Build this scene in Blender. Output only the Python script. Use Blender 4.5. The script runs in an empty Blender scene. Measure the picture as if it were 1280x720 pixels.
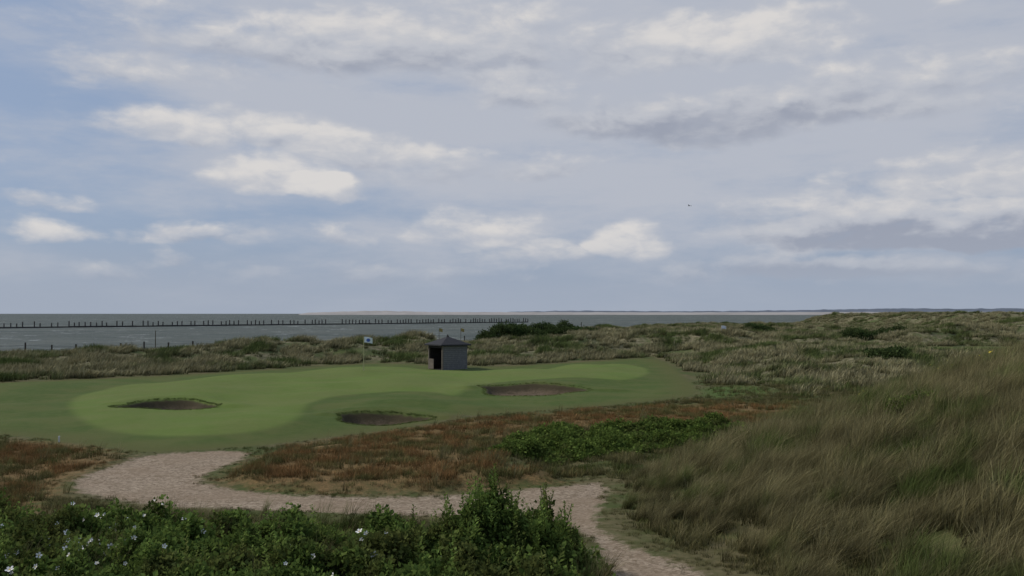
import bpy, bmesh, math, random
import numpy as np
from mathutils import Vector
random.seed(4); rng=np.random.default_rng(7)
scene=bpy.context.scene
ZC=4.5; F=1244.0; HZ=392.0; SEA=-3.5

# ------------------------------------------------------------------ helpers
def lin(r,g,b,k=1.0):
    f=lambda c:((c/255+0.055)/1.055)**2.4 if c/255>0.04045 else c/255/12.92
    return (f(r)*k,f(g)*k,f(b)*k,1)
class B:
    def __init__(s,tree): s.t=tree
    def n(s,typ,**k):
        nd=s.t.nodes.new(typ)
        for a,v in k.items(): setattr(nd,a,v)
        return nd
    def put(s,sock,v):
        if isinstance(v,bpy.types.NodeSocket): s.t.links.new(v,sock)
        elif v is not None: sock.default_value=v
    def m(s,op,a,b=None,c=None,clamp=False):
        nd=s.n('ShaderNodeMath',operation=op,use_clamp=clamp)
        s.put(nd.inputs[0],a); s.put(nd.inputs[1],b); s.put(nd.inputs[2],c)
        return nd.outputs[0]
    def mix(s,f,a,b,blend='MIX'):
        nd=s.n('ShaderNodeMix',data_type='RGBA',blend_type=blend)
        s.put(nd.inputs[0],f); s.put(nd.inputs[6],a); s.put(nd.inputs[7],b)
        return nd.outputs[2]
    def ss(s,v,a,b,lo=0.0,hi=1.0):
        nd=s.n('ShaderNodeMapRange',interpolation_type='SMOOTHSTEP')
        s.put(nd.inputs[0],v); s.put(nd.inputs[1],a); s.put(nd.inputs[2],b)
        nd.inputs[3].default_value=lo; nd.inputs[4].default_value=hi
        return nd.outputs[0]
    def noise(s,vec,scale,detail=4,rough=.55,color=False):
        nd=s.n('ShaderNodeTexNoise'); s.put(nd.inputs['Vector'],vec)
        nd.inputs['Scale'].default_value=scale; nd.inputs['Detail'].default_value=detail
        nd.inputs['Roughness'].default_value=rough
        return nd.outputs['Color' if color else 'Fac']
    def comb(s,x,y,z=0.0):
        nd=s.n('ShaderNodeCombineXYZ'); s.put(nd.inputs[0],x); s.put(nd.inputs[1],y); s.put(nd.inputs[2],z)
        return nd.outputs[0]
    def scalev(s,v,xyz):
        nd=s.n('ShaderNodeVectorMath',operation='MULTIPLY'); s.put(nd.inputs[0],v); nd.inputs[1].default_value=xyz
        return nd.outputs[0]
    def attr(s,name):
        return s.n('ShaderNodeAttribute',attribute_name=name).outputs['Fac']
def newmat(name):
    m=bpy.data.materials.new(name); m.use_nodes=True; m.node_tree.nodes.clear()
    b=B(m.node_tree); out=b.n('ShaderNodeOutputMaterial'); return m,b,out
def simple(name,col,rough=.8,var=.25,scale=6,metal=0):
    m,b,out=newmat(name); p=b.n('ShaderNodeBsdfPrincipled')
    tc=b.n('ShaderNodeTexCoord').outputs['Object']
    f=b.noise(tc,scale,5,.6)
    c1=tuple(c*(1-var) for c in col[:3])+(1,); c2=tuple(min(1,c*(1+var)) for c in col[:3])+(1,)
    b.put(p.inputs['Base Color'],b.mix(b.ss(f,.3,.7),c1,c2)); p.inputs['Roughness'].default_value=rough
    p.inputs['Metallic'].default_value=metal; p.inputs['Specular IOR Level'].default_value=.2
    b.t.links.new(p.outputs[0],out.inputs[0]); return m
def mesh_obj(name,verts,faces,mat=None,parent=None,loc=(0,0,0)):
    me=bpy.data.meshes.new(name); me.from_pydata([tuple(v) for v in verts],[],[tuple(f) for f in faces]); me.update()
    o=bpy.data.objects.new(name,me); scene.collection.objects.link(o); o.location=loc
    if mat: me.materials.append(mat)
    if parent: o.parent=parent
    return o
def boxes(name,lst,mat,parent=None,bevel=0):
    bm=bmesh.new()
    for (cx,cy,cz,sx,sy,sz,r) in lst:
        g=bmesh.ops.create_cube(bm,size=1); vs=g['verts']
        c,s=math.cos(r),math.sin(r)
        for v in vs:
            x,y,z=v.co.x*sx,v.co.y*sy,v.co.z*sz
            v.co=Vector((cx+x*c-y*s,cy+x*s+y*c,cz+z))
    if bevel: bmesh.ops.bevel(bm,geom=bm.edges[:],offset=bevel,segments=1,affect='EDGES')
    me=bpy.data.meshes.new(name); bm.to_mesh(me); bm.free(); me.materials.append(mat)
    o=bpy.data.objects.new(name,me); scene.collection.objects.link(o)
    if parent: o.parent=parent
    return o
def empty(name,loc=(0,0,0)):
    o=bpy.data.objects.new(name,None); o.location=loc; scene.collection.objects.link(o); return o

# ------------------------------------------------------------------ numpy noise
PERM=np.random.default_rng(3).permutation(256); ANG=np.random.default_rng(5).random(256)*2*np.pi
def perlin(x,y):
    xi=np.floor(x).astype(int); yi=np.floor(y).astype(int); xf=x-xi; yf=y-yi
    u=xf*xf*xf*(xf*(xf*6-15)+10); v=yf*yf*yf*(yf*(yf*6-15)+10)
    def g(ix,iy,dx,dy):
        a=ANG[PERM[(PERM[ix&255]+iy)&255]]; return np.cos(a)*dx+np.sin(a)*dy
    a=g(xi,yi,xf,yf); b=g(xi+1,yi,xf-1,yf); c=g(xi,yi+1,xf,yf-1); d=g(xi+1,yi+1,xf-1,yf-1)
    return (a*(1-u)+b*u)*(1-v)+(c*(1-u)+d*u)*v
def fbm(x,y,o=4,r=.5):
    s=0;a=1;t=0
    for i in range(o):
        s=s+a*perlin(x*2**i+17.3*i,y*2**i-9.1*i); t+=a; a*=r
    return s/t*1.4
def ss(x,a,b):
    t=np.clip((x-a)/(b-a),0,1); return t*t*(3-2*t)
def gauss(X,Y,x0,y0,h,rx,ry): return h*np.exp(-((X-x0)/rx)**2-((Y-y0)/ry)**2)

# ------------------------------------------------------------------ terrain
def coast(X): return np.interp(X,[-300,-60,-20,0,20,60,150,400],[112,116,132,165,230,310,380,420])
def footX(Y): return np.interp(Y,[0,10,17,20,23,27,33,38,44,50,60,80],[7,5.2,4.0,2.9,2.3,3.0,5.6,9.3,14,22,40,90])
def H0(X,Y):
    X=np.asarray(X,float); Y=np.asarray(Y,float)
    near=2.9*(1-ss(Y,1,14))
    s=X-footX(Y)
    return near+2.9*ss(s,0,13)*(1-.25*ss(Y,8,0)) 
def site(px,py):
    """survey bearing (photo pixel) -> ground position on the base terrain"""
    u=(px-640)/F; v=(HZ-py)/F
    Y=np.arange(4,450,.05); z=ZC+v*Y; hit=np.nonzero(z<=H0(u*Y,Y))[0]
    y=Y[hit[0]] if len(hit) else 449
    return (u*y,y)
def poly(pts): return np.array([site(*p) for p in pts])
def sdp(X,Y,P):
    d=np.full(X.shape,1e9); ins=np.zeros(X.shape,bool); n=len(P)
    for i in range(n):
        ax,ay=P[i]; bx,by=P[(i+1)%n]; ex,ey=bx-ax,by-ay
        t=np.clip(((X-ax)*ex+(Y-ay)*ey)/(ex*ex+ey*ey+1e-9),0,1)
        d=np.minimum(d,np.hypot(X-ax-t*ex,Y-ay-t*ey))
        if abs(ey)>1e-9:
            c=((ay>Y)!=(by>Y))&(X<(bx-ax)*(Y-ay)/ey+ax); ins^=c
    return np.where(ins,d,-d)
def smooth_poly(P,it=2):
    for _ in range(it):
        Q=np.roll(P,-1,0); P=np.stack([.75*P+.25*Q,.25*P+.75*Q],1).reshape(-1,2)
    return P
FAIR=smooth_poly(poly([(-160,486),(0,478),(100,474),(200,470),(300,464),(400,458),(470,453),(530,456),(600,459),(680,455),(760,450),(815,447),(838,455),(855,470),(872,485),(872,495),(800,503),(700,512),(600,518),(540,528),(470,540),(400,548),(330,557),(250,562),(180,566),(120,558),(50,548),(0,543),(-160,540)]),1)
PUTT=smooth_poly(poly([(82,506),(95,494),(160,482),(280,471),(400,462),(480,457),(560,463),(640,464),(720,458),(790,454),(818,464),(795,478),(740,476),(640,478),(590,486),(570,497),(540,491),(480,489),(410,497),(380,512),(384,531),(330,543),(240,549),(150,544),(95,530)]))
PATH=smooth_poly(poly([(320,561),(180,566),(150,580),(100,595),(90,608),(125,622),(200,631),(330,636),(430,641),(560,644),(680,650),(735,665),(748,690),(755,720),(790,800),(960,800),(895,720),(830,696),(775,676),(742,655),(752,632),(764,601),(700,606),(620,614),(520,620),(400,619),(290,611),(248,600),(262,590),(300,576)]),1)
RED1=smooth_poly(poly([(270,600),(330,568),(420,546),(560,527),(800,507),(1010,503),(990,528),(800,533),(640,545),(600,565),(600,592),(740,600),(600,612),(400,617),(290,608)]))
RED2=smooth_poly(poly([(-200,548),(0,549),(100,552),(165,570),(95,597),(85,612),(60,640),(0,650),(-200,650)]))
MIDB=smooth_poly(poly([(615,574),(618,558),(680,547),(760,539),(850,534),(935,533),(900,548),(830,565),(740,576),(660,582)]))
BRI=smooth_poly(poly([(866,485),(900,481),(970,483),(985,493),(900,500),(870,498)]))
FRONT=smooth_poly(np.array([(-10.5,19.8),(-8,20.4),(-6,20.1),(-3,19.4),(-1.2,19),(0.6,18.8),(1.5,17.3),(1.6,14),(1.3,10.5),(-7,10.5),(-9,12),(-9.6,16)]))
ISLE=smooth_poly(poly([(275,600),(330,572),(430,556),(600,560),(740,600),(600,612),(400,617),(290,608)]))
BUNK=[site(211,508)+(2.1,2.7),site(477,524)+(1.9,2.2),site(662,488)+(3.0,3.6)]
STRIPS=[(-.5,119,6,7),(60,112,18,8)]
def bunk_r(X,Y,b):
    dx=(X-b[0])/b[2]; dy=(Y-b[1])/b[3]; a=np.arctan2(dy,dx)
    return np.hypot(dx,dy)/(1+.10*np.sin(3*a+b[0])+.05*np.sin(5*a+1))
def masks(X,Y):
    X=np.asarray(X,float); Y=np.asarray(Y,float)
    return dict(fair=sdp(X,Y,FAIR),path=sdp(X,Y,PATH))
def strips(X,Y):
    s=np.full(X.shape,-9.)
    for (x,y,rx,ry) in STRIPS: s=np.maximum(s,(1-np.hypot((X-x)/rx,(Y-y)/ry))*min(rx,ry))
    return s
def H(X,Y,M=None):
    X=np.asarray(X,float); Y=np.asarray(Y,float)
    if M is None: M=masks(X,Y)
    fair,path=M['fair'],M['path']
    z=H0(X,Y)
    st=strips(X,Y)
    out=ss(-fair,0.5,9)*ss(-st,-1,6)
    open_=ss(Y,56,72)*out*(1-.6*ss(X,36,44)*ss(-Y,-112,-106))
    left=1-ss(X,-12,8)
    cy=np.interp(X,[-60,-45,-34,-23,-10,0],[84,88,95,100,108,116])
    ch=np.interp(X,[-60,-45,-34,-23,-12,-6,0],[0,.1,.5,1.1,1.35,.75,.4])
    la=np.interp(X,[-60,-36,-22],[.6,.85,1.0])
    z=z+open_*left*ch*np.exp(-((Y-cy)/9)**2)
    rid=1-np.abs(fbm(X/26+3,Y/34+8,3))*2.2; rid=np.clip(rid,0,1)
    mid=np.clip(fbm(X/7+31,Y/9+2,3)*1.1+.45,0,1.3)
    z=z+open_*(left*la*(1.0*mid*np.exp(-((Y-cy+6)/20)**2)+.15*mid-.1)+(1-left)*(1.25*rid*ss(Y,62,120)+.95*mid-.2))
    for g in [(21,121,1.5,9,10),(60,135,1.6,9,10),(71,128,1.3,8,10),(6,112,1.0,5,6),(38,140,.7,10,9),(30,84,.6,10,8),(17,90,.6,7,8),(8,150,.8,8,8)]:
        z=z+gauss(X,Y,*g)*out*.8
    z=z+.55*ss(st,-4,1)
    z=z+.16*fbm(X/2.4,Y/2.4,3)*ss(-fair,.3,2.5)*ss(-path,0,1.5)
    z=z+.34*fbm(X/3.2+4,Y/3.2,3)*ss(X-footX(Y),.3,3)*ss(-Y,-50,-42)
    z=z+.22*ss(sdp(X,Y,ISLE),-.1,.8)
    z=z+.42*fbm(X/9+5,Y/11,2)*ss(fair,0,5)+.04*fbm(X/3,Y/3,2)*ss(path,-.5,.5)
    z=z+.18*ss(sdp(X,Y,PUTT),-1.5,2.5)
    bx,by=BUNK[1][0],BUNK[1][1]
    z=z+gauss(X,Y,bx+.5,by+5.4,.5,3.8,2.6)*ss(fair,0,2)
    for b in BUNK:
        r=bunk_r(X,Y,b)
        z=z+.13*np.exp(-((r-1.35)/.35)**2)*np.where(Y>b[1],1,.05)*ss(r,.9,1.1)-.55*(1-ss(r,.74,1.0))
    z=z-.03*ss(path,-.2,.4)
    c=coast(X); z=z-ss(Y,c-14,c+18)*(z-SEA+2.5)
    return z

NR,NC=980,860
k=np.linspace(0,1,NR); Yr=5*(480/5)**k-25+0.0
uu=np.linspace(-1,1,NC); uu=np.sign(uu)*(.72*np.abs(uu)+.4*np.abs(uu)**3)
Yg=np.repeat(Yr[:,None],NC,1); Xg=uu[None,:]*(Yr[:,None]+25)
Xf,Yf=Xg.ravel(),Yg.ravel(); M=masks(Xf,Yf); Zf=H(Xf,Yf,M)
me=bpy.data.meshes.new('ground'); me.vertices.add(NR*NC)
me.vertices.foreach_set('co',np.stack([Xf,Yf,Zf],1).astype(np.float32).ravel())
idx=np.arange(NR*NC).reshape(NR,NC)
q=np.stack([idx[:-1,:-1],idx[:-1,1:],idx[1:,1:],idx[1:,:-1]],-1).reshape(-1,4)
me.loops.add(q.size); me.polygons.add(len(q))
me.loops.foreach_set('vertex_index',q.ravel().astype(np.int32))
me.polygons.foreach_set('loop_start',np.arange(0,q.size,4,dtype=np.int32))
me.polygons.foreach_set('use_smooth',np.ones(len(q),bool))
me.update(); me.validate()
def addattr(me,name,v):
    a=me.attributes.new(name,'FLOAT','POINT'); a.data.foreach_set('value',np.asarray(v,np.float32))
cl=lambda v:np.clip(v,-6,6)
addattr(me,'fair',cl(np.maximum(M['fair'],strips(Xf,Yf))));addattr(me,'putt',cl(sdp(Xf,Yf,PUTT)));addattr(me,'path',cl(M['path']))
addattr(me,'red',cl(np.maximum(sdp(Xf,Yf,RED1),sdp(Xf,Yf,RED2)))); addattr(me,'bri',cl(sdp(Xf,Yf,BRI)))
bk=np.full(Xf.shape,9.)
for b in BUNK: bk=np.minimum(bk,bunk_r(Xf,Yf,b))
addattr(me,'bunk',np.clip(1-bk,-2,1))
addattr(me,'dune',ss(Yf,60,75)*ss(-M['fair'],.5,5))
addattr(me,'beach',ss(Yf,coast(Xf)-6,coast(Xf)+3))
ground=bpy.data.objects.new('ground',me); scene.collection.objects.link(ground)

m,b,out=newmat('ground_mat')
P=b.n('ShaderNodeTexCoord').outputs['Object']
n1=b.noise(P,.35,6,.6); n2=b.noise(P,2.2,5,.65); n3=b.noise(P,14,4,.7); n4=b.noise(P,60,2,.7)
rough=b.mix(b.ss(n2,.35,.65),(.085,.08,.032,1),(.16,.135,.07,1))
rough=b.mix(b.ss(n1,.42,.6),rough,(.07,.088,.027,1))
dune=b.mix(b.ss(n2,.38,.66),(.10,.095,.045,1),(.24,.21,.13,1))
dune=b.mix(b.ss(n1,.45,.62),dune,(.09,.11,.04,1))
c=b.mix(b.attr('dune'),rough,dune)
edge=b.m('MULTIPLY',b.m('SUBTRACT',n2,.5),1.2)
edge2=b.m('MULTIPLY',b.m('SUBTRACT',n3,.5),.35)
red=b.mix(b.ss(n3,.35,.7),(.14,.095,.04,1),(.28,.17,.075,1))
rm=b.ss(b.m('ADD',b.attr('red'),b.m('MULTIPLY',edge,3)),-.6,.9)
c=b.mix(b.m('MULTIPLY',rm,.85),c,red)
c=b.mix(b.ss(b.m('ADD',b.attr('bri'),b.m('MULTIPLY',edge,2)),-.4,1.2),c,(.078,.118,.03,1))
turf=b.mix(b.ss(n2,.3,.7),(.062,.098,.022,1),(.09,.125,.032,1))
turf=b.mix(b.ss(n1,.42,.62,0,.7),turf,(.118,.13,.042,1))
turf=b.mix(b.ss(b.attr('fair'),2.8,.2,0,.75),turf,(.11,.105,.038,1))
sp=b.n('ShaderNodeSeparateXYZ'); b.put(sp.inputs[0],P)
nb=b.noise(P,.11,3,.6)
stripe=b.m('SINE',b.m('ADD',b.m('MULTIPLY',b.m('ADD',sp.outputs[0],b.m('MULTIPLY',sp.outputs[1],.35)),1.5),b.m('MULTIPLY',n1,2)))
pg=b.mix(b.ss(stripe,-.5,.5,0,.5),(.128,.185,.04,1),(.146,.208,.048,1))
pg=b.mix(b.ss(n1,.38,.65,0,.7),pg,(.165,.195,.058,1))
pg=b.mix(b.ss(n2,.4,.75,0,.4),pg,(.105,.155,.034,1))
pg=b.mix(b.ss(nb,.42,.6,0,.5),pg,(.155,.18,.056,1))
turf=b.mix(b.ss(b.m('ADD',b.attr('putt'),b.m('MULTIPLY',edge2,.5)),-.2,.5),turf,pg)
turf=b.mix(b.ss(n3,.45,.75,0,.25),turf,(.12,.13,.045,1))
turf=b.mix(b.ss(n4,.3,.7,0,.35),turf,(.06,.09,.02,1))
fs=b.m('ADD',b.attr('fair'),b.m('ADD',edge2,b.m('MULTIPLY',edge,1.3)))
c=b.mix(b.ss(fs,-.3,.5),c,turf)
vor=b.n('ShaderNodeTexVoronoi'); b.put(vor.inputs['Vector'],P); vor.inputs['Scale'].default_value=16
vs=b.n('ShaderNodeSeparateColor'); b.put(vs.inputs[0],vor.outputs['Color'])
grav=b.mix(vs.outputs[0],(.18,.135,.09,1),(.43,.345,.255,1))
grav=b.mix(b.ss(n1,.4,.62,0,.6),grav,(.27,.20,.135,1))
grav=b.mix(b.ss(n2,.45,.7,0,.6),grav,(.21,.16,.105,1))
grav=b.mix(b.ss(n3,.55,.72,0,.7),grav,(.12,.09,.055,1))
ps=b.m('ADD',b.attr('path'),b.m('ADD',b.m('MULTIPLY',edge,.9),b.m('MULTIPLY',edge2,1.6)))
c=b.mix(b.ss(ps,-.12,.2),c,grav)
sand=b.mix(b.ss(n3,.35,.65),(.085,.062,.038,1),(.16,.12,.08,1))
sand=b.mix(b.ss(n4,.5,.72,0,.7),sand,(.25,.20,.14,1))
sand=b.mix(b.ss(n2,.46,.62,0,.75),sand,(.07,.055,.033,1))
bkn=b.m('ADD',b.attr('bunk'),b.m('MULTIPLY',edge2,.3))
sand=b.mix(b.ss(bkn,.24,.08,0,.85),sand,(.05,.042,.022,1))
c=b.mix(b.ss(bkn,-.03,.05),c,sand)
c=b.mix(b.attr('beach'),c,(.22,.19,.14,1))
pr=b.n('ShaderNodeBsdfPrincipled'); b.put(pr.inputs['Base Color'],c); pr.inputs['Roughness'].default_value=.95
pr.inputs['Specular IOR Level'].default_value=.1
bp=b.n('ShaderNodeBump'); bp.inputs['Strength'].default_value=.5; bp.inputs['Distance'].default_value=.05
b.put(bp.inputs['Height'],b.m('ADD',n3,b.m('MULTIPLY',n4,.5))); b.put(pr.inputs['Normal'],bp.outputs[0])
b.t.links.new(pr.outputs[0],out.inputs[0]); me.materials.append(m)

# ------------------------------------------------------------------ sea
m,b,out=newmat('sea_water')
P=b.n('ShaderNodeTexCoord').outputs['Object']
w1=b.noise(b.scalev(P,(.25,.6,1)),.6,6,.65); w2=b.noise(b.scalev(P,(.004,.02,1)),1,5,.6); w3=b.noise(b.scalev(P,(.06,.12,1)),1,5,.7)
c=b.mix(b.ss(w2,.35,.65),(.072,.09,.078,1),(.13,.143,.12,1))
c=b.mix(b.ss(w3,.4,.65,0,.7),c,(.055,.07,.062,1))
cap=b.ss(b.noise(b.scalev(P,(.07,.07,1)),1,5,.78),.59,.66)
c=b.mix(b.m('MULTIPLY',cap,.9),c,(.55,.57,.57,1))
pr=b.n('ShaderNodeBsdfPrincipled'); b.put(pr.inputs['Base Color'],c)
pr.inputs['Roughness'].default_value=.6; pr.inputs['Specular IOR Level'].default_value=.12
bp=b.n('ShaderNodeBump'); bp.inputs['Strength'].default_value=1; bp.inputs['Distance'].default_value=1.5
b.put(bp.inputs['Height'],b.m('ADD',w1,w3)); b.put(pr.inputs['Normal'],bp.outputs[0])
b.t.links.new(pr.outputs[0],out.inputs[0])
xs=[-60000,-8000,-1500,-300,0,300,1500,8000,60000]; ys=[-3000,60,150,300,600,1500,5000,15000,60000]
V=[(x,y,SEA) for y in ys for x in xs]; Fc=[(j*9+i,j*9+i+1,(j+1)*9+i+1,(j+1)*9+i) for j in range(8) for i in range(8)]
mesh_obj('sea',V,Fc,m)

# ------------------------------------------------------------------ far coast
def far_coast(name,prof,D,depth,mat,seed):
    pxs=np.arange(prof[0][0],prof[-1][0],3.); top=np.interp(pxs,[p[0] for p in prof],[p[1] for p in prof])
    jit=fbm(pxs/14+seed,pxs*0+seed,4)*1.1*np.clip((HZ-top)/3,0,1)
    V=[];Fc=[]
    for i,(px,t,j) in enumerate(zip(pxs,top,jit)):
        z=max(SEA+.5,ZC+(HZ-t+j)/F*D); X=(px-640)/F*D
        V+= [(X,D,SEA-1),(X,D+depth*.15,SEA+(z-SEA)*.45),(X*(1+depth*.5/D),D+depth*.5,z),(X*(1+depth/D),D+depth,SEA-1)]
        if i: 
            for k2 in range(3): Fc.append((4*i-4+k2,4*i+k2,4*i+k2+1,4*i-4+k2+1))
    return mesh_obj(name,V,Fc,mat)
far_coast('sandy_coast',[(372,393),(385,390.8),(430,389.2),(470,388.2),(530,389.6),(600,390),(700,390),(860,390.4),(1000,390),(1300,389.6),(1500,389.8)],6500,500,simple('far_sand_hazed',(.36,.335,.315,1),1,.12,.004),2)  # pale sand tone has aerial haze painted into it
far_coast('distant_hills',[(600,393),(640,389.5),(720,388),(820,388.8),(900,388.6),(1000,387.4),(1080,385.8),(1130,385),(1200,385.8),(1260,385),(1330,386),(1450,388)],9000,900,simple('far_hill_hazed',(.13,.15,.185,1),1,.15,.003),7)  # bluish base colour stands in for aerial haze

# ------------------------------------------------------------------ timber groyne in the sea
wood=simple('weathered_pile_wood',(.06,.055,.052,1),.9,.3,3)
p0=np.array([-330.,470.]); p1=np.array([14.5,905.]); L=np.linalg.norm(p1-p0); dr=(p1-p0)/L; ang=math.atan2(dr[1],dr[0])
gro=empty('groyne'); piles=[]; rails=[]
s=0
while s<L:
    if random.random()<.9:
        h=3.1+random.uniform(-.6,.5)+s/L*.6; x,y=p0+dr*s
        piles.append((x,y,SEA-1+(h+1)/2,.42+.35*s/L,.45,h+1,ang+random.uniform(-.1,.1)))
    s+=random.choice([2.8,3.2,3.4,3.6,6.5])
for i in range(40):
    a=p0+dr*(L*(i+.5)/40); rails.append((a[0],a[1],SEA+.3+random.uniform(-.1,.15),L/40-.05,.5,1.0,ang))
boxes('piles',piles,wood,gro); boxes('low_wall',rails,wood,gro)

# ------------------------------------------------------------------ post and wire fence
def Hs(x,y): return float(H(np.array([x]),np.array([y]))[0])
fw=simple('fence_wood',(.07,.06,.05,1),.9,.3,8); fence=empty('wire_fence'); posts=[];prev=None;wires=[]
for i in range(34):
    x=-62+i*2.3; y=float(coast(np.array([x]))[0])-11-.6*math.sin(i*.9); z=Hs(x,y)
    h=1.35+random.uniform(-.12,.12)
    posts.append((x,y,z+h/2-.1,.14,.14,h+.2,random.uniform(-.2,.2)))
    if prev:
        for k2 in (.4,.75,1.1):
            a=Vector((prev[0],prev[1],prev[2]+k2)); c2=Vector((x,y,z+k2)); wires.append((a,c2))
    prev=(x,y,z)
boxes('posts',posts,fw,fence)
V=[];Fc=[]
for a,c2 in wires:
    n=len(V); o=Vector((0,0,.012)); V+=[a-o,c2-o,c2+o,a+o]; Fc.append((n,n+1,n+2,n+3))
mesh_obj('wires',V,Fc,simple('fence_wire',(.15,.15,.15,1),.5,.1),fence)

# ------------------------------------------------------------------ wooden shelter
def shelter():
    X,Y=site(553,461.5); z=Hs(X,Y)-.04; r=empty('wooden_shelter',(X,Y,z)); r.scale=(1.2,1.2,1.12)
    wd,b,out=newmat('shelter_boards'); tc=b.n('ShaderNodeTexCoord').outputs['Object']
    s=b.n('ShaderNodeSeparateXYZ'); b.put(s.inputs[0],tc)
    bd=b.m('FRACT',b.m('MULTIPLY',s.outputs[2],7.0)); nn=b.noise(tc,9,5,.7)
    c=b.mix(b.ss(nn,.3,.7),(.12,.116,.115,1),(.19,.18,.175,1)); c=b.mix(b.ss(bd,.16,.02),c,(.025,.025,.028,1))
    p=b.n('ShaderNodeBsdfPrincipled'); b.put(p.inputs['Base Color'],c); p.inputs['Roughness'].default_value=.8; b.t.links.new(p.outputs[0],out.inputs[0])
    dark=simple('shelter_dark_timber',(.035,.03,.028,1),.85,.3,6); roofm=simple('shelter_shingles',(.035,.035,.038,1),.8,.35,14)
    trim=simple('shelter_post_timber',(.16,.135,.11,1),.8,.2,6); seat=simple('bench_wood',(.10,.07,.045,1),.8,.2,6)
    Hh=1.78; th=math.radians(33)
    A=Vector((math.cos(th),math.sin(th),0)); Bv=Vector((-math.sin(th),math.cos(th),0))
    LA=1.95; LB=2.0
    def slab(name,o,u,v,lu,lv,z0,z1,mat):
        V=[];
        for zz in (z0,z1):
            for a,c3 in ((0,0),(lu,0),(lu,lv),(0,lv)):
                q=o+u*a+v*c3; V.append((q.x,q.y,zz))
        return mesh_obj(name,V,[(0,3,2,1),(4,5,6,7),(0,1,5,4),(1,2,6,5),(2,3,7,6),(3,0,4,7)],mat,r)
    O=Vector((0,0,0))
    slab('floor',O+A*.05+Bv*.05,A,Bv,LA-.1,LB-.1,-.1,.06,dark)
    slab('side_wall',O+A*.1,A,Bv,LA-.1,.06,.02,Hh,wd)
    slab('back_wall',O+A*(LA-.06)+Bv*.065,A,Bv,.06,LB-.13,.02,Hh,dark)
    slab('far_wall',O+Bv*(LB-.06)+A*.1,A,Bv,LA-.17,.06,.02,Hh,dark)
    slab('corner_post',O,A,Bv,.097,.1,-.1,Hh,trim)
    slab('front_post',O+Bv*(LB-.1),A,Bv,.097,.1,-.1,Hh,trim)
    slab('low_panel',O+Bv*(LB*.62),A,Bv,.04,LB*.38-.105,.06,.8,trim)
    slab('lintel',O+Bv*.103,A,Bv,.08,LB-.206,Hh-.16,Hh-.003,dark)
    slab('bench_seat',O+A*(LA-.55)+Bv*.1,A,Bv,.42,LB-.2,.42,.47,seat)
    slab('bench_leg',O+A*(LA-.5)+Bv*.3,A,Bv,.3,.06,.063,.418,seat); 
    slab('bench_leg',O+A*(LA-.5)+Bv*(LB-.35),A,Bv,.3,.06,.063,.418,seat)
    e=.2; c4=O+A*LA/2+Bv*LB/2; co=[O+A*-e+Bv*-e,O+A*(LA+e)+Bv*-e,O+A*(LA+e)+Bv*(LB+e),O+A*-e+Bv*(LB+e)]
    V=[(q.x,q.y,Hh+.004) for q in co]+[(q.x,q.y,Hh+.09) for q in co]+[(c4.x,c4.y,Hh+.66)]
    mesh_obj('roof',V,[(0,3,2,1),(0,1,5,4),(1,2,6,5),(2,3,7,6),(3,0,4,7),(4,5,8),(5,6,8),(6,7,8),(7,4,8)],roofm,r)
    bm=bmesh.new(); bmesh.ops.create_cone(bm,segments=8,radius1=.09,radius2=.02,depth=.16,cap_ends=True)
    me2=bpy.data.meshes.new('finial'); bm.to_mesh(me2); bm.free(); me2.materials.append(dark)
    f=bpy.data.objects.new('finial',me2); scene.collection.objects.link(f); f.parent=r; f.location=(c4.x,c4.y,Hh+.72)
shelter()

# ------------------------------------------------------------------ flags and poles
def pole(name,X,Y,h,rad,polecol,flag=None,fw_=.5,fh=.34,side=1):
    z=Hs(X,Y); r=empty(name,(X,Y,z))
    bm=bmesh.new(); bmesh.ops.create_cone(bm,segments=10,radius1=rad,radius2=rad*.7,depth=h+.1,cap_ends=True)
    me2=bpy.data.meshes.new('pole'); bm.to_mesh(me2); bm.free(); me2.materials.append(simple(name+'_pole',polecol,.5,.1))
    o=bpy.data.objects.new('pole',me2); scene.collection.objects.link(o); o.parent=r; o.location=(0,0,h/2-.05)
    if flag:
        V=[];Fc=[];n=9
        for j in range(5):
            for i in range(n):
                t=i/(n-1); V.append((side*(rad+t*fw_),.07*math.sin(t*7+j*.4)*t,h-fh*j/4-.10*t*t))
        for j in range(4):
            for i in range(n-1): a=j*n+i; Fc.append((a,a+1,a+n+1,a+n))
        f=mesh_obj('flag',V,Fc,flag,r)
    return r
wf,b,out=newmat('flag_cloth'); tc=b.n('ShaderNodeTexCoord').outputs['Generated']; s_=b.n('ShaderNodeSeparateXYZ'); b.put(s_.inputs[0],tc)
dx=b.m('SUBTRACT',s_.outputs[0],.5); dz=b.m('SUBTRACT',s_.outputs[2],.5)
rr=b.m('SQRT',b.m('ADD',b.m('MULTIPLY',dx,dx),b.m('MULTIPLY',dz,dz)))
p=b.n('ShaderNodeBsdfPrincipled'); b.put(p.inputs['Base Color'],b.mix(b.ss(rr,.3,.2),(.75,.77,.8,1),(.05,.12,.4,1))); b.t.links.new(p.outputs[0],out.inputs[0])
X,Y=site(455,468); pole('golf_flag',X,Y,2.5,.035,(.4,.38,.2,1),wf,.6,.42)
yf=simple('yellow_flag_cloth',(.30,.24,.08,1),.8,.1)
for px in (549,576):
    X,Y=((px-640)/F*112,112.); pole('marker_flag',X,Y,2.85-Hs(X,Y),.03,(.1,.09,.07,1),yf,.36,.36)
X,Y=(-39.,109.); pole('marker_pole',X,Y,2.5,.06,(.10,.09,.06,1))
X,Y=(24.4,116.); pole('white_flag',X,Y,.9,.06,(.6,.6,.6,1),simple('white_cloth',(.7,.72,.75,1),.8,.05),.5,.35)
X,Y=site(76,552); z=Hs(X,Y)
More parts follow.
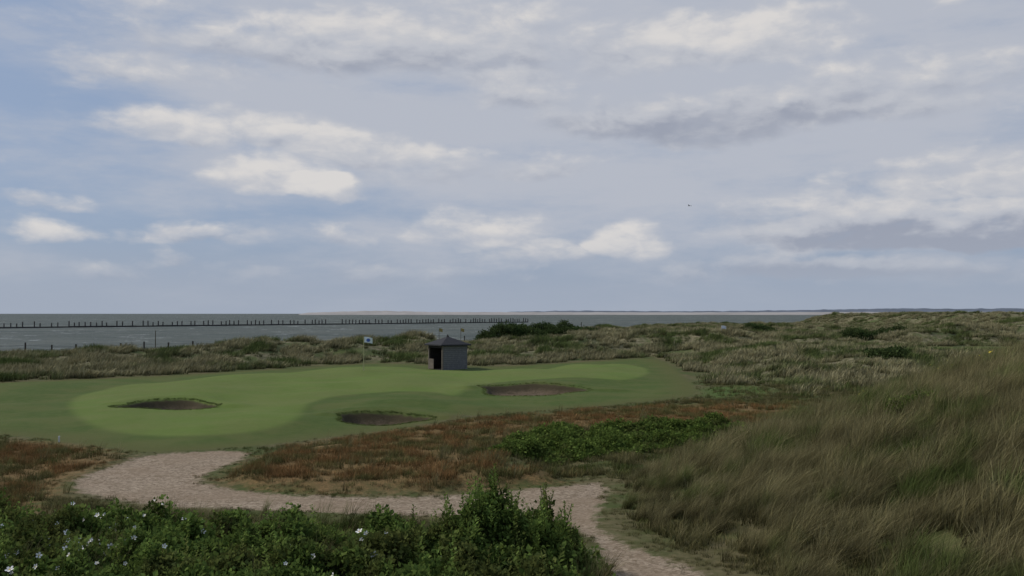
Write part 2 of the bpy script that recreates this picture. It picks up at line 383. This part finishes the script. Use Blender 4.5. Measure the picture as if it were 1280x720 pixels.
o=boxes('marker_post',[(0,0,.07,.05,.05,.24,.3),(0,0,.20,.065,.065,.02,.3)],simple('white_post_paint',(.6,.6,.58,1),.5,.05),None,.006); o.location=(X,Y,z)

# ------------------------------------------------------------------ bird
bm=bmesh.new()
body=[(0,-.25,0,.01),(0,-.15,.01,.05),(0,0,.01,.07),(0,.15,0,.045),(0,.3,0,.02)]
rings=[]
for (x,y,z,r_) in body: rings.append([bm.verts.new((x+r_*math.cos(a*math.pi/4),y,z+r_*math.sin(a*math.pi/4))) for a in range(8)])
for a,c3 in zip(rings,rings[1:]):
    for i in range(8): bm.faces.new((a[i],a[(i+1)%8],c3[(i+1)%8],c3[i]))
for sg in (-1,1):
    w=[bm.verts.new(v) for v in ((sg*.05,-.1,.02),(sg*.3,-.14,.14),(sg*.62,.04,.05),(sg*.3,.03,.14),(sg*.05,.1,.02))]
    bm.faces.new((w[0],w[1],w[3],w[4])); bm.faces.new((w[1],w[2],w[3]))
me2=bpy.data.meshes.new('seagull'); bm.to_mesh(me2); bm.free(); me2.materials.append(simple('gull_feathers',(.08,.08,.08,1),.8,.2))
o=bpy.data.objects.new('seagull',me2); scene.collection.objects.link(o); o.location=(222/F*170,170,ZC+135/F*170); o.rotation_euler=(0,.2,.6)

# ------------------------------------------------------------------ vegetation building blocks
def hidden_coll(name): return bpy.data.collections.new(name)
def blades_mesh(name,n,h,spread,lean,w,mat,seed,levels=4,droop=.5,wind=(1,0)):
    r=np.random.default_rng(seed)
    ba=r.random(n)*2*np.pi; br=np.sqrt(r.random(n))*spread; bx,by=br*np.cos(ba),br*np.sin(ba)
    hh=h*(.55+.45*r.random(n)); az=r.random(n)*2*np.pi
    lx=np.cos(az)*lean*r.random(n)+wind[0]*droop*(.5+.7*r.random(n)); ly=np.sin(az)*lean*r.random(n)+wind[1]*droop
    fa=r.random(n)*np.pi; wx,wy=np.cos(fa)*w/2,np.sin(fa)*w/2*.7
    V=np.zeros((n,levels,2,3)); T=np.zeros((n,levels,2)); R=np.zeros((n,levels,2))
    rv=r.random(n)
    for l in range(levels):
        t=l/(levels-1); off=t**1.8
        cx=bx+lx*hh*off; cy=by+ly*hh*off; cz=hh*(t-.28*t*t*(np.hypot(lx,ly)))-.03
        k2=(1-t)*.9+.1
        V[:,l,0]=np.stack([cx-wx*k2,cy-wy*k2,cz],1); V[:,l,1]=np.stack([cx+wx*k2,cy+wy*k2,cz],1); T[:,l]=t; R[:,l]=rv[:,None]
    Fc=[]
    for i in range(n):
        for l in range(levels-1):
            a=(i*levels+l)*2; Fc.append((a,a+1,a+3,a+2))
    me=bpy.data.meshes.new(name); me.from_pydata(V.reshape(-1,3).tolist(),[],Fc); me.update()
    addattr(me,'t',T.ravel()); addattr(me,'r',R.ravel()); me.materials.append(mat)
    return bpy.data.objects.new(name,me)
def leaf_mesh(name,n,rad,size,mat,seed,flat=.8):
    r=np.random.default_rng(seed); V=[];Fc=[];T=[];R=[]
    for i in range(n):
        d=r.normal(size=3); d/=np.linalg.norm(d); p=d*rad*r.random()**.4; p[2]*=flat
        u=r.normal(size=3)+d*.6+np.array([0,0,.3]); u/=np.linalg.norm(u); v=np.cross(u,r.normal(size=3)); v/=np.linalg.norm(v); nn=np.cross(u,v)
        L_=size*(.7+.6*r.random()); w=L_*.36; a=len(V)
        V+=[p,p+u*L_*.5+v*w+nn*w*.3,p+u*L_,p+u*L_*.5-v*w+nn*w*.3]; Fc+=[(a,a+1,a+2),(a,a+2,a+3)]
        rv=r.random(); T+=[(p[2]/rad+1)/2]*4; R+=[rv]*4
    me=bpy.data.meshes.new(name); me.from_pydata([tuple(x) for x in V],[],Fc); me.update()
    addattr(me,'t',T); addattr(me,'r',R); me.materials.append(mat)
    return bpy.data.objects.new(name,me)
def veg_mat(name,root,tipa,tipb,nscale=.3,alt=None,trans=.25,altr=(.5,.64),vr=.8):
    m,b,out=newmat(name)
    P=b.n('ShaderNodeNewGeometry').outputs['Position']
    n1=b.noise(P,nscale,3,.6); rnd=b.n('ShaderNodeObjectInfo').outputs['Random']
    c=b.mix(b.attr('r'),tipa,tipb)
    if alt: c=b.mix(b.ss(n1,altr[0],altr[1]),c,alt)
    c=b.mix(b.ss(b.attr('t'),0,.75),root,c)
    hs=b.n('ShaderNodeHueSaturation'); b.put(hs.inputs['Color'],c)
    b.put(hs.inputs['Value'],b.m('MULTIPLY_ADD',rnd,vr,1-vr/2)); c=hs.outputs[0]
    d=b.n('ShaderNodeBsdfDiffuse'); b.put(d.inputs[0],c)
    if trans<=0: b.t.links.new(d.outputs[0],out.inputs[0]); return m
    tr=b.n('ShaderNodeBsdfTranslucent'); b.put(tr.inputs[0],c)
    mx=b.n('ShaderNodeMixShader'); mx.inputs[0].default_value=trans
    b.t.links.new(d.outputs[0],mx.inputs[1]); b.t.links.new(tr.outputs[0],mx.inputs[2]); b.t.links.new(mx.outputs[0],out.inputs[0])
    return m
def scatter(name,pts,sc,rot,objs):
    coll=hidden_coll(name+'_pieces')
    for o in objs: coll.objects.link(o)
    me=bpy.data.meshes.new(name); me.vertices.add(len(pts)); me.vertices.foreach_set('co',np.asarray(pts,np.float32).ravel())
    addattr(me,'sc',sc); a=me.attributes.new('rot','FLOAT_VECTOR','POINT'); a.data.foreach_set('vector',np.asarray(rot,np.float32).ravel())
    o=bpy.data.objects.new(name,me); scene.collection.objects.link(o)
    g=bpy.data.node_groups.new(name+'_gn','GeometryNodeTree')
    g.interface.new_socket('Geometry',in_out='INPUT',socket_type='NodeSocketGeometry'); g.interface.new_socket('Geometry',in_out='OUTPUT',socket_type='NodeSocketGeometry')
    N=g.nodes; gi=N.new('NodeGroupInput'); go=N.new('NodeGroupOutput'); ip=N.new('GeometryNodeInstanceOnPoints'); ci=N.new('GeometryNodeCollectionInfo')
    ci.inputs[0].default_value=coll; ci.inputs[1].default_value=True; ci.inputs[2].default_value=True
    ip.inputs['Pick Instance'].default_value=True
    a1=N.new('GeometryNodeInputNamedAttribute'); a1.data_type='FLOAT'; a1.inputs[0].default_value='sc'
    a2=N.new('GeometryNodeInputNamedAttribute'); a2.data_type='FLOAT_VECTOR'; a2.inputs[0].default_value='rot'
    Lk=g.links.new; Lk(gi.outputs[0],ip.inputs['Points']); Lk(ci.outputs[0],ip.inputs['Instance']); Lk(a2.outputs[0],ip.inputs['Rotation']); Lk(a1.outputs[0],ip.inputs['Scale']); Lk(ip.outputs[0],go.inputs[0])
    md=o.modifiers.new('scatter','NODES'); md.node_group=g
    return o
def rz(n,lo=-np.pi,hi=np.pi): 
    z=np.zeros((n,3)); z[:,2]=rng.uniform(lo,hi,n); return z
def strew(n,y0,y1,um=.66,pw=1.0):
    Y=(y0**pw+(y1**pw-y0**pw)*rng.random(n))**(1/pw); X=rng.uniform(-um,um,n)*(Y+3); return X,Y
def bunkmin(X,Y):
    r=np.full(X.shape,9.)
    for b_ in BUNK: r=np.minimum(r,bunk_r(X,Y,b_))
    return r

# marram on the near dune
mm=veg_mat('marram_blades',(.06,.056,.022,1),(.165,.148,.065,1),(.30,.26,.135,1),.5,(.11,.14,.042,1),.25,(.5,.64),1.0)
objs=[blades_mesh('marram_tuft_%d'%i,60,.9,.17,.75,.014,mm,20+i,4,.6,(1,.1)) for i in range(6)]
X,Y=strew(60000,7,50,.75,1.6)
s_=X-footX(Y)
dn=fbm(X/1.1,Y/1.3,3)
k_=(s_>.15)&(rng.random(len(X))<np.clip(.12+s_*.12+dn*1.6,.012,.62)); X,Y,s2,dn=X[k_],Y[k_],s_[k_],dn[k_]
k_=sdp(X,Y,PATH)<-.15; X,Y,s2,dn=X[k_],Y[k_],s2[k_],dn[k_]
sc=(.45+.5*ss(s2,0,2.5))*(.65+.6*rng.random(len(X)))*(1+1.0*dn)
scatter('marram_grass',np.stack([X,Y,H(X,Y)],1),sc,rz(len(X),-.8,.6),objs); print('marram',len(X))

# far dune grass
dm=veg_mat('dune_grass_blades',(.085,.08,.036,1),(.24,.215,.11,1),(.37,.33,.19,1),.13,(.11,.14,.046,1),0,(.48,.59),.9)  # dark root colour paints shade at the foot of each tuft
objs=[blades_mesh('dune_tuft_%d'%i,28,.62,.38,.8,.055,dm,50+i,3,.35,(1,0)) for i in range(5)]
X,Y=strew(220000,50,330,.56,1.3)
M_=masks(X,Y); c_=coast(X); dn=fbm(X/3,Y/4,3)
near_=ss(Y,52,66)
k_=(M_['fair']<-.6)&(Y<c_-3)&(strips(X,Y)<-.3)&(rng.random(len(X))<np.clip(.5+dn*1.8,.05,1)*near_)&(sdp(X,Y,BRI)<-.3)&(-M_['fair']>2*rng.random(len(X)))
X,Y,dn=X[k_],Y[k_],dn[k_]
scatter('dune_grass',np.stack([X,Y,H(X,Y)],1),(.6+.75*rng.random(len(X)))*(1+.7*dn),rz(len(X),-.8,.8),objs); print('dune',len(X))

# rough and sorrel
rg=veg_mat('rough_grass_blades',(.055,.055,.021,1),(.125,.125,.045,1),(.23,.195,.095,1),.4,(.085,.12,.03,1),0)
ro=veg_mat('sorrel_stems',(.085,.065,.028,1),(.19,.13,.055,1),(.40,.215,.09,1),.6,(.17,.165,.062,1),0,(.44,.6))
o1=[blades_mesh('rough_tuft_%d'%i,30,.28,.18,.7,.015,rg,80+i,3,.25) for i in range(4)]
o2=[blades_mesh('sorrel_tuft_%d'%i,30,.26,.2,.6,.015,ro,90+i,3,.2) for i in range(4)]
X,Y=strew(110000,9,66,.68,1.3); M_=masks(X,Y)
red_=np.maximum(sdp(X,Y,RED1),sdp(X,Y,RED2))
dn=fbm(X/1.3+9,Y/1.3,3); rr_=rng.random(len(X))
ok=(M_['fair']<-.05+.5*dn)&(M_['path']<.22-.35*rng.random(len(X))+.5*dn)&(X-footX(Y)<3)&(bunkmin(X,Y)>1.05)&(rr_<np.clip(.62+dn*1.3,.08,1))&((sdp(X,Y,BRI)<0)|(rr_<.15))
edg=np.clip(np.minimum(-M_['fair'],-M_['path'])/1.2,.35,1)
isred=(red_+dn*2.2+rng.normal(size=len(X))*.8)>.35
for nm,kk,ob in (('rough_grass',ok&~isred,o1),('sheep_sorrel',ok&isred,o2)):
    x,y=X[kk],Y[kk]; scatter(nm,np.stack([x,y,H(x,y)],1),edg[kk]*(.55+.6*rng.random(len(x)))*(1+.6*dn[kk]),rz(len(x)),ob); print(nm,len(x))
X,Y=strew(2600,16,60,.62,1.2); M_=masks(X,Y); k_=(M_['fair']<-.6)&(M_['path']<-.25)&(X-footX(Y)<2)&(fbm(X/2.2+3,Y/2.2,2)>.05); X,Y=X[k_],Y[k_]
scatter('tall_rough_grass',np.stack([X,Y,H(X,Y)],1),.5+.5*rng.random(len(X)),rz(len(X),-.8,.8),[blades_mesh('tall_rough_tuft_%d'%i,22,.75,.12,.45,.014,mm,230+i,4,.35,(1,.1)) for i in range(3)])
x=[];y=[]
for b_ in BUNK:
    a=rng.uniform(0,2*np.pi,420); r=(1.03+rng.uniform(-.02,.06,420))*(1+.10*np.sin(3*a+b_[0])+.05*np.sin(5*a+1)); x.append(b_[0]+r*b_[2]*np.cos(a)); y.append(b_[1]+r*b_[3]*np.sin(a))
x=np.concatenate(x);y=np.concatenate(y)
fr=veg_mat('fringe_blades',(.11,.14,.04,1),(.15,.19,.055,1),(.19,.21,.08,1),.4,None,0)
scatter('bunker_fringe_grass',np.stack([x,y,H(x,y)],1),.14+.16*rng.random(len(x)),rz(len(x)),[blades_mesh('fringe_tuft_%d'%i,30,.28,.3,.7,.03,fr,95+i,3,.1) for i in range(2)])

# ------------------------------------------------------------------ rose thickets
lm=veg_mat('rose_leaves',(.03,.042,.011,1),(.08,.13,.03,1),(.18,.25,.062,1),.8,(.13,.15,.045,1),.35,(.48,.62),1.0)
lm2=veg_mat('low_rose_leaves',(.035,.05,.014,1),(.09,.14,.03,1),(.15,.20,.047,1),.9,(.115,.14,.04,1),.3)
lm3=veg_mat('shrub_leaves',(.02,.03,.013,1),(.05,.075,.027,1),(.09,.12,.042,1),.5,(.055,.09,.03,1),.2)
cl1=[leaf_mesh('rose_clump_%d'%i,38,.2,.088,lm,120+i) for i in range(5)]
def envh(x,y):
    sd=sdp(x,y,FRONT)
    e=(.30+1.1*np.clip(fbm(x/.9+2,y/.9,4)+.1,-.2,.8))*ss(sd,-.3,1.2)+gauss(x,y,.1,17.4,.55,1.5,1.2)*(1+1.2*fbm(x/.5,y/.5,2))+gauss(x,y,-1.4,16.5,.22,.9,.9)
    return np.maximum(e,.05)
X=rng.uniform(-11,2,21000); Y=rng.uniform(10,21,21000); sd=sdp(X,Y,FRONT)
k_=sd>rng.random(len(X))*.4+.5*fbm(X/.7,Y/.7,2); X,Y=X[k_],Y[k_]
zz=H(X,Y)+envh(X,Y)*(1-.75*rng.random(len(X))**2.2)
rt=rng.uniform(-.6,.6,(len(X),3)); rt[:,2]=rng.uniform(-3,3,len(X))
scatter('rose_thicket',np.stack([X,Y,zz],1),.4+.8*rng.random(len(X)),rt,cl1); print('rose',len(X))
def envf(x,y): return envh(x,y)+H(x,y)
def shoot(seed,h=.55):
    r=np.random.default_rng(seed); V=[];Fc=[];T=[];R=[]
    n=34
    for i in range(n):
        t=i/n; p=np.array([.1*t*t*h+.015*r.normal(),.02*r.normal(),t*h]); a=i*2.4; u=np.array([math.cos(a),math.sin(a),.7]); u/=np.linalg.norm(u)
        v=np.cross(u,[0,0,1.]); v/=np.linalg.norm(v); L_=.13*(1-t*.6); w=L_*.26; k0=len(V)
        V+=[p,p+u*L_*.5+v*w,p+u*L_,p+u*L_*.5-v*w]; Fc+=[(k0,k0+1,k0+2),(k0,k0+2,k0+3)]; T+=[.2+.8*t]*4; R+=[r.random()]*4
    k0=len(V); V+=[(-.008,0,-.3),(.008,0,-.3),(.1*h+.004,0,h),(.1*h-.004,0,h)]; Fc.append((k0,k0+1,k0+2,k0+3)); T+=[0]*4; R+=[0]*4
    me=bpy.data.meshes.new('s'); me.from_pydata([tuple(x) for x in V],[],Fc); me.update(); addattr(me,'t',T); addattr(me,'r',R); me.materials.append(lm)
    return bpy.data.objects.new('shoot_piece_%d'%seed,me)
X=np.concatenate([rng.uniform(-9.5,1.4,300),rng.normal(-3.3,.15,14),rng.normal(-.3,.9,170)]); Y=np.concatenate([rng.uniform(12,19.8,300),rng.normal(17.5,.2,14),rng.normal(17.3,.8,170)])
k_=sdp(X,Y,FRONT)>.15; X,Y=X[k_],Y[k_]
scatter('rose_shoots',np.stack([X,Y,envf(X,Y)-.08],1),.4+.9*rng.random(len(X))**1.5,rng.uniform(-.25,.25,(len(X),3))+rz(len(X)),[shoot(i) for i in range(4)])
X=rng.uniform(-11,1.5,1100); Y=rng.uniform(11,20.5,1100); k_=(sdp(X,Y,FRONT)>-.6)&(fbm(X/1.5+7,Y/1.5,2)>.0); X,Y=X[k_],Y[k_]
scatter('tall_grass',np.stack([X,Y,H(X,Y)+.15],1),.5+.6*rng.random(len(X)),rz(len(X),-.8,.8),[blades_mesh('tall_grass_tuft_%d'%i,26,.85,.15,.5,.012,mm,220+i,4,.45,(1,.1)) for i in range(3)])
pm=simple('rose_petals',(.8,.78,.74,1),.6,.05); ym=simple('rose_stamens',(.55,.4,.05,1),.7,.1)
def flower(name,rad,pmat,cmat,tilt):
    V=[];Fc=[];mi=[]
    for i in range(5):
        a=i*2*math.pi/5; c,s=math.cos,math.sin; k0=len(V)
        V+=[(0,0,0),(rad*.7*c(a-.5),rad*.7*s(a-.5),rad*.25),(rad*c(a-.2),rad*s(a-.2),rad*.38),(rad*c(a+.2),rad*s(a+.2),rad*.38),(rad*.7*c(a+.5),rad*.7*s(a+.5),rad*.22)]
        Fc.append(tuple(range(k0,k0+5))); mi.append(0)
    k0=len(V); V+=[(rad*.22*math.cos(i*math.pi/3),rad*.22*math.sin(i*math.pi/3),rad*.2) for i in range(6)]; Fc.append(tuple(range(k0,k0+6))); mi.append(1)
    Rm=np.array([[1,0,0],[0,math.cos(tilt),-math.sin(tilt)],[0,math.sin(tilt),math.cos(tilt)]]); V=(np.array(V)@Rm.T).tolist()
    me=bpy.data.meshes.new(name); me.from_pydata(V,[],Fc); me.materials.append(pmat); me.materials.append(cmat); me.update()
    for p_,k2 in zip(me.polygons,mi): p_.material_index=k2
    return bpy.data.objects.new(name,me)
X=np.concatenate([rng.normal(-7.2,.75,110),rng.uniform(-9,1,26),rng.normal(-1.7,.5,9)]); Y=np.concatenate([rng.normal(17.2,1.5,110),rng.uniform(12,19,26),rng.normal(15.6,.6,9)])
k_=sdp(X,Y,FRONT)>.2; X,Y=X[k_],Y[k_]
scatter('white_rose_flowers',np.stack([X,Y,envf(X,Y)+.12],1),.45+.45*rng.random(len(X)),rz(len(X),-.8,.8),[flower('bloom_piece_%d'%i,.07,pm,ym,.5+.3*i) for i in range(3)])
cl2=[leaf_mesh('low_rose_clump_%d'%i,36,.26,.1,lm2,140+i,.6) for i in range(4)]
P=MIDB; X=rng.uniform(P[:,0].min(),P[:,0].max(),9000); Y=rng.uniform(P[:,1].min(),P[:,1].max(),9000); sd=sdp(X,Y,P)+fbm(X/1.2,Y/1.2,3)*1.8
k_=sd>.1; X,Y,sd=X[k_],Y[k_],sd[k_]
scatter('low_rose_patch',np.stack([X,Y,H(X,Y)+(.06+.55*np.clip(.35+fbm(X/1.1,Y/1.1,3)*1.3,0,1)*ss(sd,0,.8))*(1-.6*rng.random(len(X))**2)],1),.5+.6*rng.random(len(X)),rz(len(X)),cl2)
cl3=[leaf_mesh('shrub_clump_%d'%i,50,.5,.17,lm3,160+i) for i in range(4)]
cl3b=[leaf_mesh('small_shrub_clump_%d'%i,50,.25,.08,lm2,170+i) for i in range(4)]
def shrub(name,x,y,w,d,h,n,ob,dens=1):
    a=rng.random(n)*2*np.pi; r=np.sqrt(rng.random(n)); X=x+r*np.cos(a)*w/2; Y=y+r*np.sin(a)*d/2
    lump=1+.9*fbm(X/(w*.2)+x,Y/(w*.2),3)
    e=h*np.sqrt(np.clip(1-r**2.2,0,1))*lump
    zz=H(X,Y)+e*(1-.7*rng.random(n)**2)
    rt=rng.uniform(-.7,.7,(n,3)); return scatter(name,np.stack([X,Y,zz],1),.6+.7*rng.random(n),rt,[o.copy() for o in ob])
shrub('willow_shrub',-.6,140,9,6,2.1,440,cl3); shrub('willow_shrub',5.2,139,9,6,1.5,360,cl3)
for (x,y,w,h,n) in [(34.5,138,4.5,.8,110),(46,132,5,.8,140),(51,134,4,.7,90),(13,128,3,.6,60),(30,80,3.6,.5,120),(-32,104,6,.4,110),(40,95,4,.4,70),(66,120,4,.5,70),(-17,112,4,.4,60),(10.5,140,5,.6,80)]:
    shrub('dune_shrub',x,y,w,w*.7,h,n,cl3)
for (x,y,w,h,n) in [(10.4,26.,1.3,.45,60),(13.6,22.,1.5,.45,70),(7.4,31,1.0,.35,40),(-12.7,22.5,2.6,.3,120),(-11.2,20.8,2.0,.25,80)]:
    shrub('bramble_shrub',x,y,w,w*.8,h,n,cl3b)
yl=simple('ragwort_yellow',(.5,.40,.05,1),.7,.1)
X=rng.normal(14.6,1.2,22); Y=rng.normal(33,1.5,22)
scatter('ragwort_flowers',np.stack([X,Y,H(X,Y)+rng.uniform(.45,.75,22)],1),.5+.4*rng.random(22),rz(22),[flower('ragwort_piece',.055,yl,yl,.8)])

# ------------------------------------------------------------------ sky
SUN_EL,SUN_AZ=math.radians(42),math.radians(-72)
w=bpy.data.worlds.new('World'); scene.world=w; w.use_nodes=True; t=w.node_tree; t.nodes.clear()
try: w.cycles.sampling_method='MANUAL'; w.cycles.sample_map_resolution=256
except Exception as e: print(e)
def px2(px,py): return math.atan((px-640)/F), math.atan((HZ-py)/F)
CL=[ # px,py,rx,ryTop,ryBot,amp,bright
(165,104,115,24,18,1.0,.25),(270,170,180,40,26,1.2,.6),(430,186,140,34,24,1.0,.3),(335,226,100,34,26,1.3,1.0),(410,238,50,26,18,1.2,.8),
(50,298,80,24,16,1.1,.6),(65,268,80,15,11,.95,.4),(250,300,130,24,18,.85,.1),(435,296,60,28,20,.85,.3),(600,294,135,34,22,1.1,.5),(790,302,52,32,22,1.3,1.0),
(620,322,80,20,16,.85,.4),(710,313,70,20,16,.85,.4),(930,58,175,48,34,1.25,.6),(860,155,240,46,40,1.15,-.5),(1110,288,270,60,36,1.35,-.05),
(1180,298,250,36,26,1.15,-.75),(690,212,80,24,18,.95,.1),(650,115,90,36,28,1.0,.15),(1190,18,90,24,18,1.0,.5),(960,338,200,26,20,.9,-.5),(1150,345,220,24,20,.9,-.5),(540,212,130,34,24,.8,.1),
(330,60,280,60,46,.75,.05),(600,50,320,70,60,.95,.1),(1130,125,220,60,50,.9,.1),(1250,235,170,40,28,.95,.3),(130,340,170,20,14,.6,-.2),(480,345,200,18,14,.6,-.3)]
g=bpy.data.node_groups.new('CloudField','ShaderNodeTree')
for nm in 'UV': g.interface.new_socket(nm,in_out='INPUT',socket_type='NodeSocketFloat')
for nm in ('D','T','L'): g.interface.new_socket(nm,in_out='OUTPUT',socket_type='NodeSocketFloat')
b=B(g); gi=b.n('NodeGroupInput'); go=b.n('NodeGroupOutput'); U,Vv=gi.outputs[0],gi.outputs[1]
wn=b.n('ShaderNodeSeparateColor'); b.put(wn.inputs[0],b.noise(b.comb(b.m('MULTIPLY',U,8),b.m('MULTIPLY',Vv,15),1.3),1,4,.62,True))
U2=b.m('ADD',U,b.m('MULTIPLY',b.m('SUBTRACT',wn.outputs[0],.5),.10)); V2=b.m('ADD',Vv,b.m('MULTIPLY',b.m('SUBTRACT',wn.outputs[1],.5),.04))
S=None;T=None;Ls=None
for (px,py,rx,rt_,rb,amp,br) in CL:
    u0,v0=px2(px,py)
    du=b.m('MULTIPLY',b.m('SUBTRACT',U2,u0),F/rx); dv0=b.m('SUBTRACT',V2,v0)
    dv=b.m('MAXIMUM',b.m('MULTIPLY',dv0,F/rt_),b.m('MULTIPLY',dv0,-F/rb))
    q_=b.m('SUBTRACT',1.0,b.m('MULTIPLY_ADD',du,du,b.m('MULTIPLY',dv,dv)),clamp=True)
    S=b.m('MULTIPLY_ADD',q_,amp,S if S else 0.0); T=b.m('MULTIPLY_ADD',q_,br,T if T else 0.0)
    Ls=b.m('MULTIPLY_ADD',b.m('MULTIPLY',q_,dv0),F/rt_,Ls if Ls else 0.0)
S=b.m('MINIMUM',S,1.2)
def fine(du,dv):
    uu_=b.m('ADD',b.m('MULTIPLY',U,19),b.m('ADD',b.m('MULTIPLY',wn.outputs[2],1.2),du)); vv_=b.m('ADD',b.m('MULTIPLY',Vv,40),dv)
    return b.noise(b.comb(uu_,vv_,4.0),1,7,.54)
N=fine(0.,0.); Nb=fine(-.14,.38)
D=b.m('ADD',S,b.m('MULTIPLY',b.m('SUBTRACT',N,.5),2.2))
b.put(go.inputs[0],D); b.put(go.inputs[1],T)
b.put(go.inputs[2],b.m('ADD',b.m('MULTIPLY',Ls,1.0),b.m('MULTIPLY',b.m('SUBTRACT',N,Nb),1.9)))
b=B(t); out=b.n('ShaderNodeOutputWorld'); bg=b.n('ShaderNodeBackground'); ST=.1; bg.inputs[1].default_value=ST
sky=b.n('ShaderNodeTexSky',sky_type='NISHITA'); sky.sun_disc=False; sky.sun_elevation=SUN_EL; sky.sun_rotation=SUN_AZ
sky.air_density=1.0; sky.dust_density=1.5; sky.ozone_density=1.5
tc=b.n('ShaderNodeTexCoord').outputs['Generated']; sp=b.n('ShaderNodeSeparateXYZ'); b.put(sp.inputs[0],tc)
az=b.m('ARCTAN2',sp.outputs[0],sp.outputs[1]); el=b.m('ARCSINE',sp.outputs[2])
nd=b.n('ShaderNodeGroup'); nd.node_tree=g; b.put(nd.inputs[0],az); b.put(nd.inputs[1],el); f1=nd.outputs
K=1/ST
veil=b.noise(b.comb(b.m('MULTIPLY',az,4.5),b.m('MULTIPLY',el,17),2.0),1,7,.6)
vu,vv=px2(800,75)
vr=b.m('ADD',b.m('POWER',b.m('MULTIPLY',b.m('SUBTRACT',az,vu),1/.52),2.0),b.m('POWER',b.m('MULTIPLY',b.m('SUBTRACT',el,vv),1/.19),2.0))
vm=b.ss(b.m('ADD',b.m('MULTIPLY',b.m('SUBTRACT',veil,.5),1.9),b.ss(vr,1.6,0,0,.62)),-.2,.6)
skyc=b.mix(1.0,sky.outputs[0],(.62,.66,.78,1),'MULTIPLY')
skyc=b.mix(.75,skyc,lin(148,166,193,K))
base=b.mix(b.m('MULTIPLY',vm,.9),skyc,lin(184,188,198,K))
lv=b.m('ADD',b.m('MULTIPLY',f1[2],.6),b.m('MULTIPLY_ADD',f1[1],.45,.42),clamp=True)
cc=b.mix(b.ss(lv,0,.5),lin(154,160,175,K),lin(188,191,199,K)); cc=b.mix(b.ss(lv,.42,1.0),cc,lin(217,214,212,K))
cm=b.ss(f1[0],.15,1.15)
base=b.mix(b.m('MULTIPLY',cm,b.ss(el,.0,.06,.35,.96)),base,cc)
hz=b.ss(el,.09,.0,0,.8)
base=b.mix(hz,base,lin(163,172,187,K))
b.put(bg.inputs[0],base); b.t.links.new(bg.outputs[0],out.inputs[0])

sd_=bpy.data.lights.new('sun','SUN'); sd_.energy=2.4; sd_.angle=math.radians(8); sd_.color=(1,.93,.82)
so=bpy.data.objects.new('sun',sd_); scene.collection.objects.link(so)
dirv=Vector((math.sin(SUN_AZ)*math.cos(SUN_EL),math.cos(SUN_AZ)*math.cos(SUN_EL),math.sin(SUN_EL)))
so.rotation_euler=dirv.to_track_quat('Z','Y').to_euler()

cam=bpy.data.cameras.new('camera'); cam.lens=35; cam.sensor_width=36; cam.clip_end=120000; cam.clip_start=.1
co=bpy.data.objects.new('camera',cam); scene.collection.objects.link(co); co.location=(0,0,ZC)
co.rotation_euler=(math.radians(90)+math.atan(32/F),0,0); scene.camera=co
scene.view_settings.view_transform='Standard'; scene.view_settings.look='None'; scene.view_settings.exposure=0
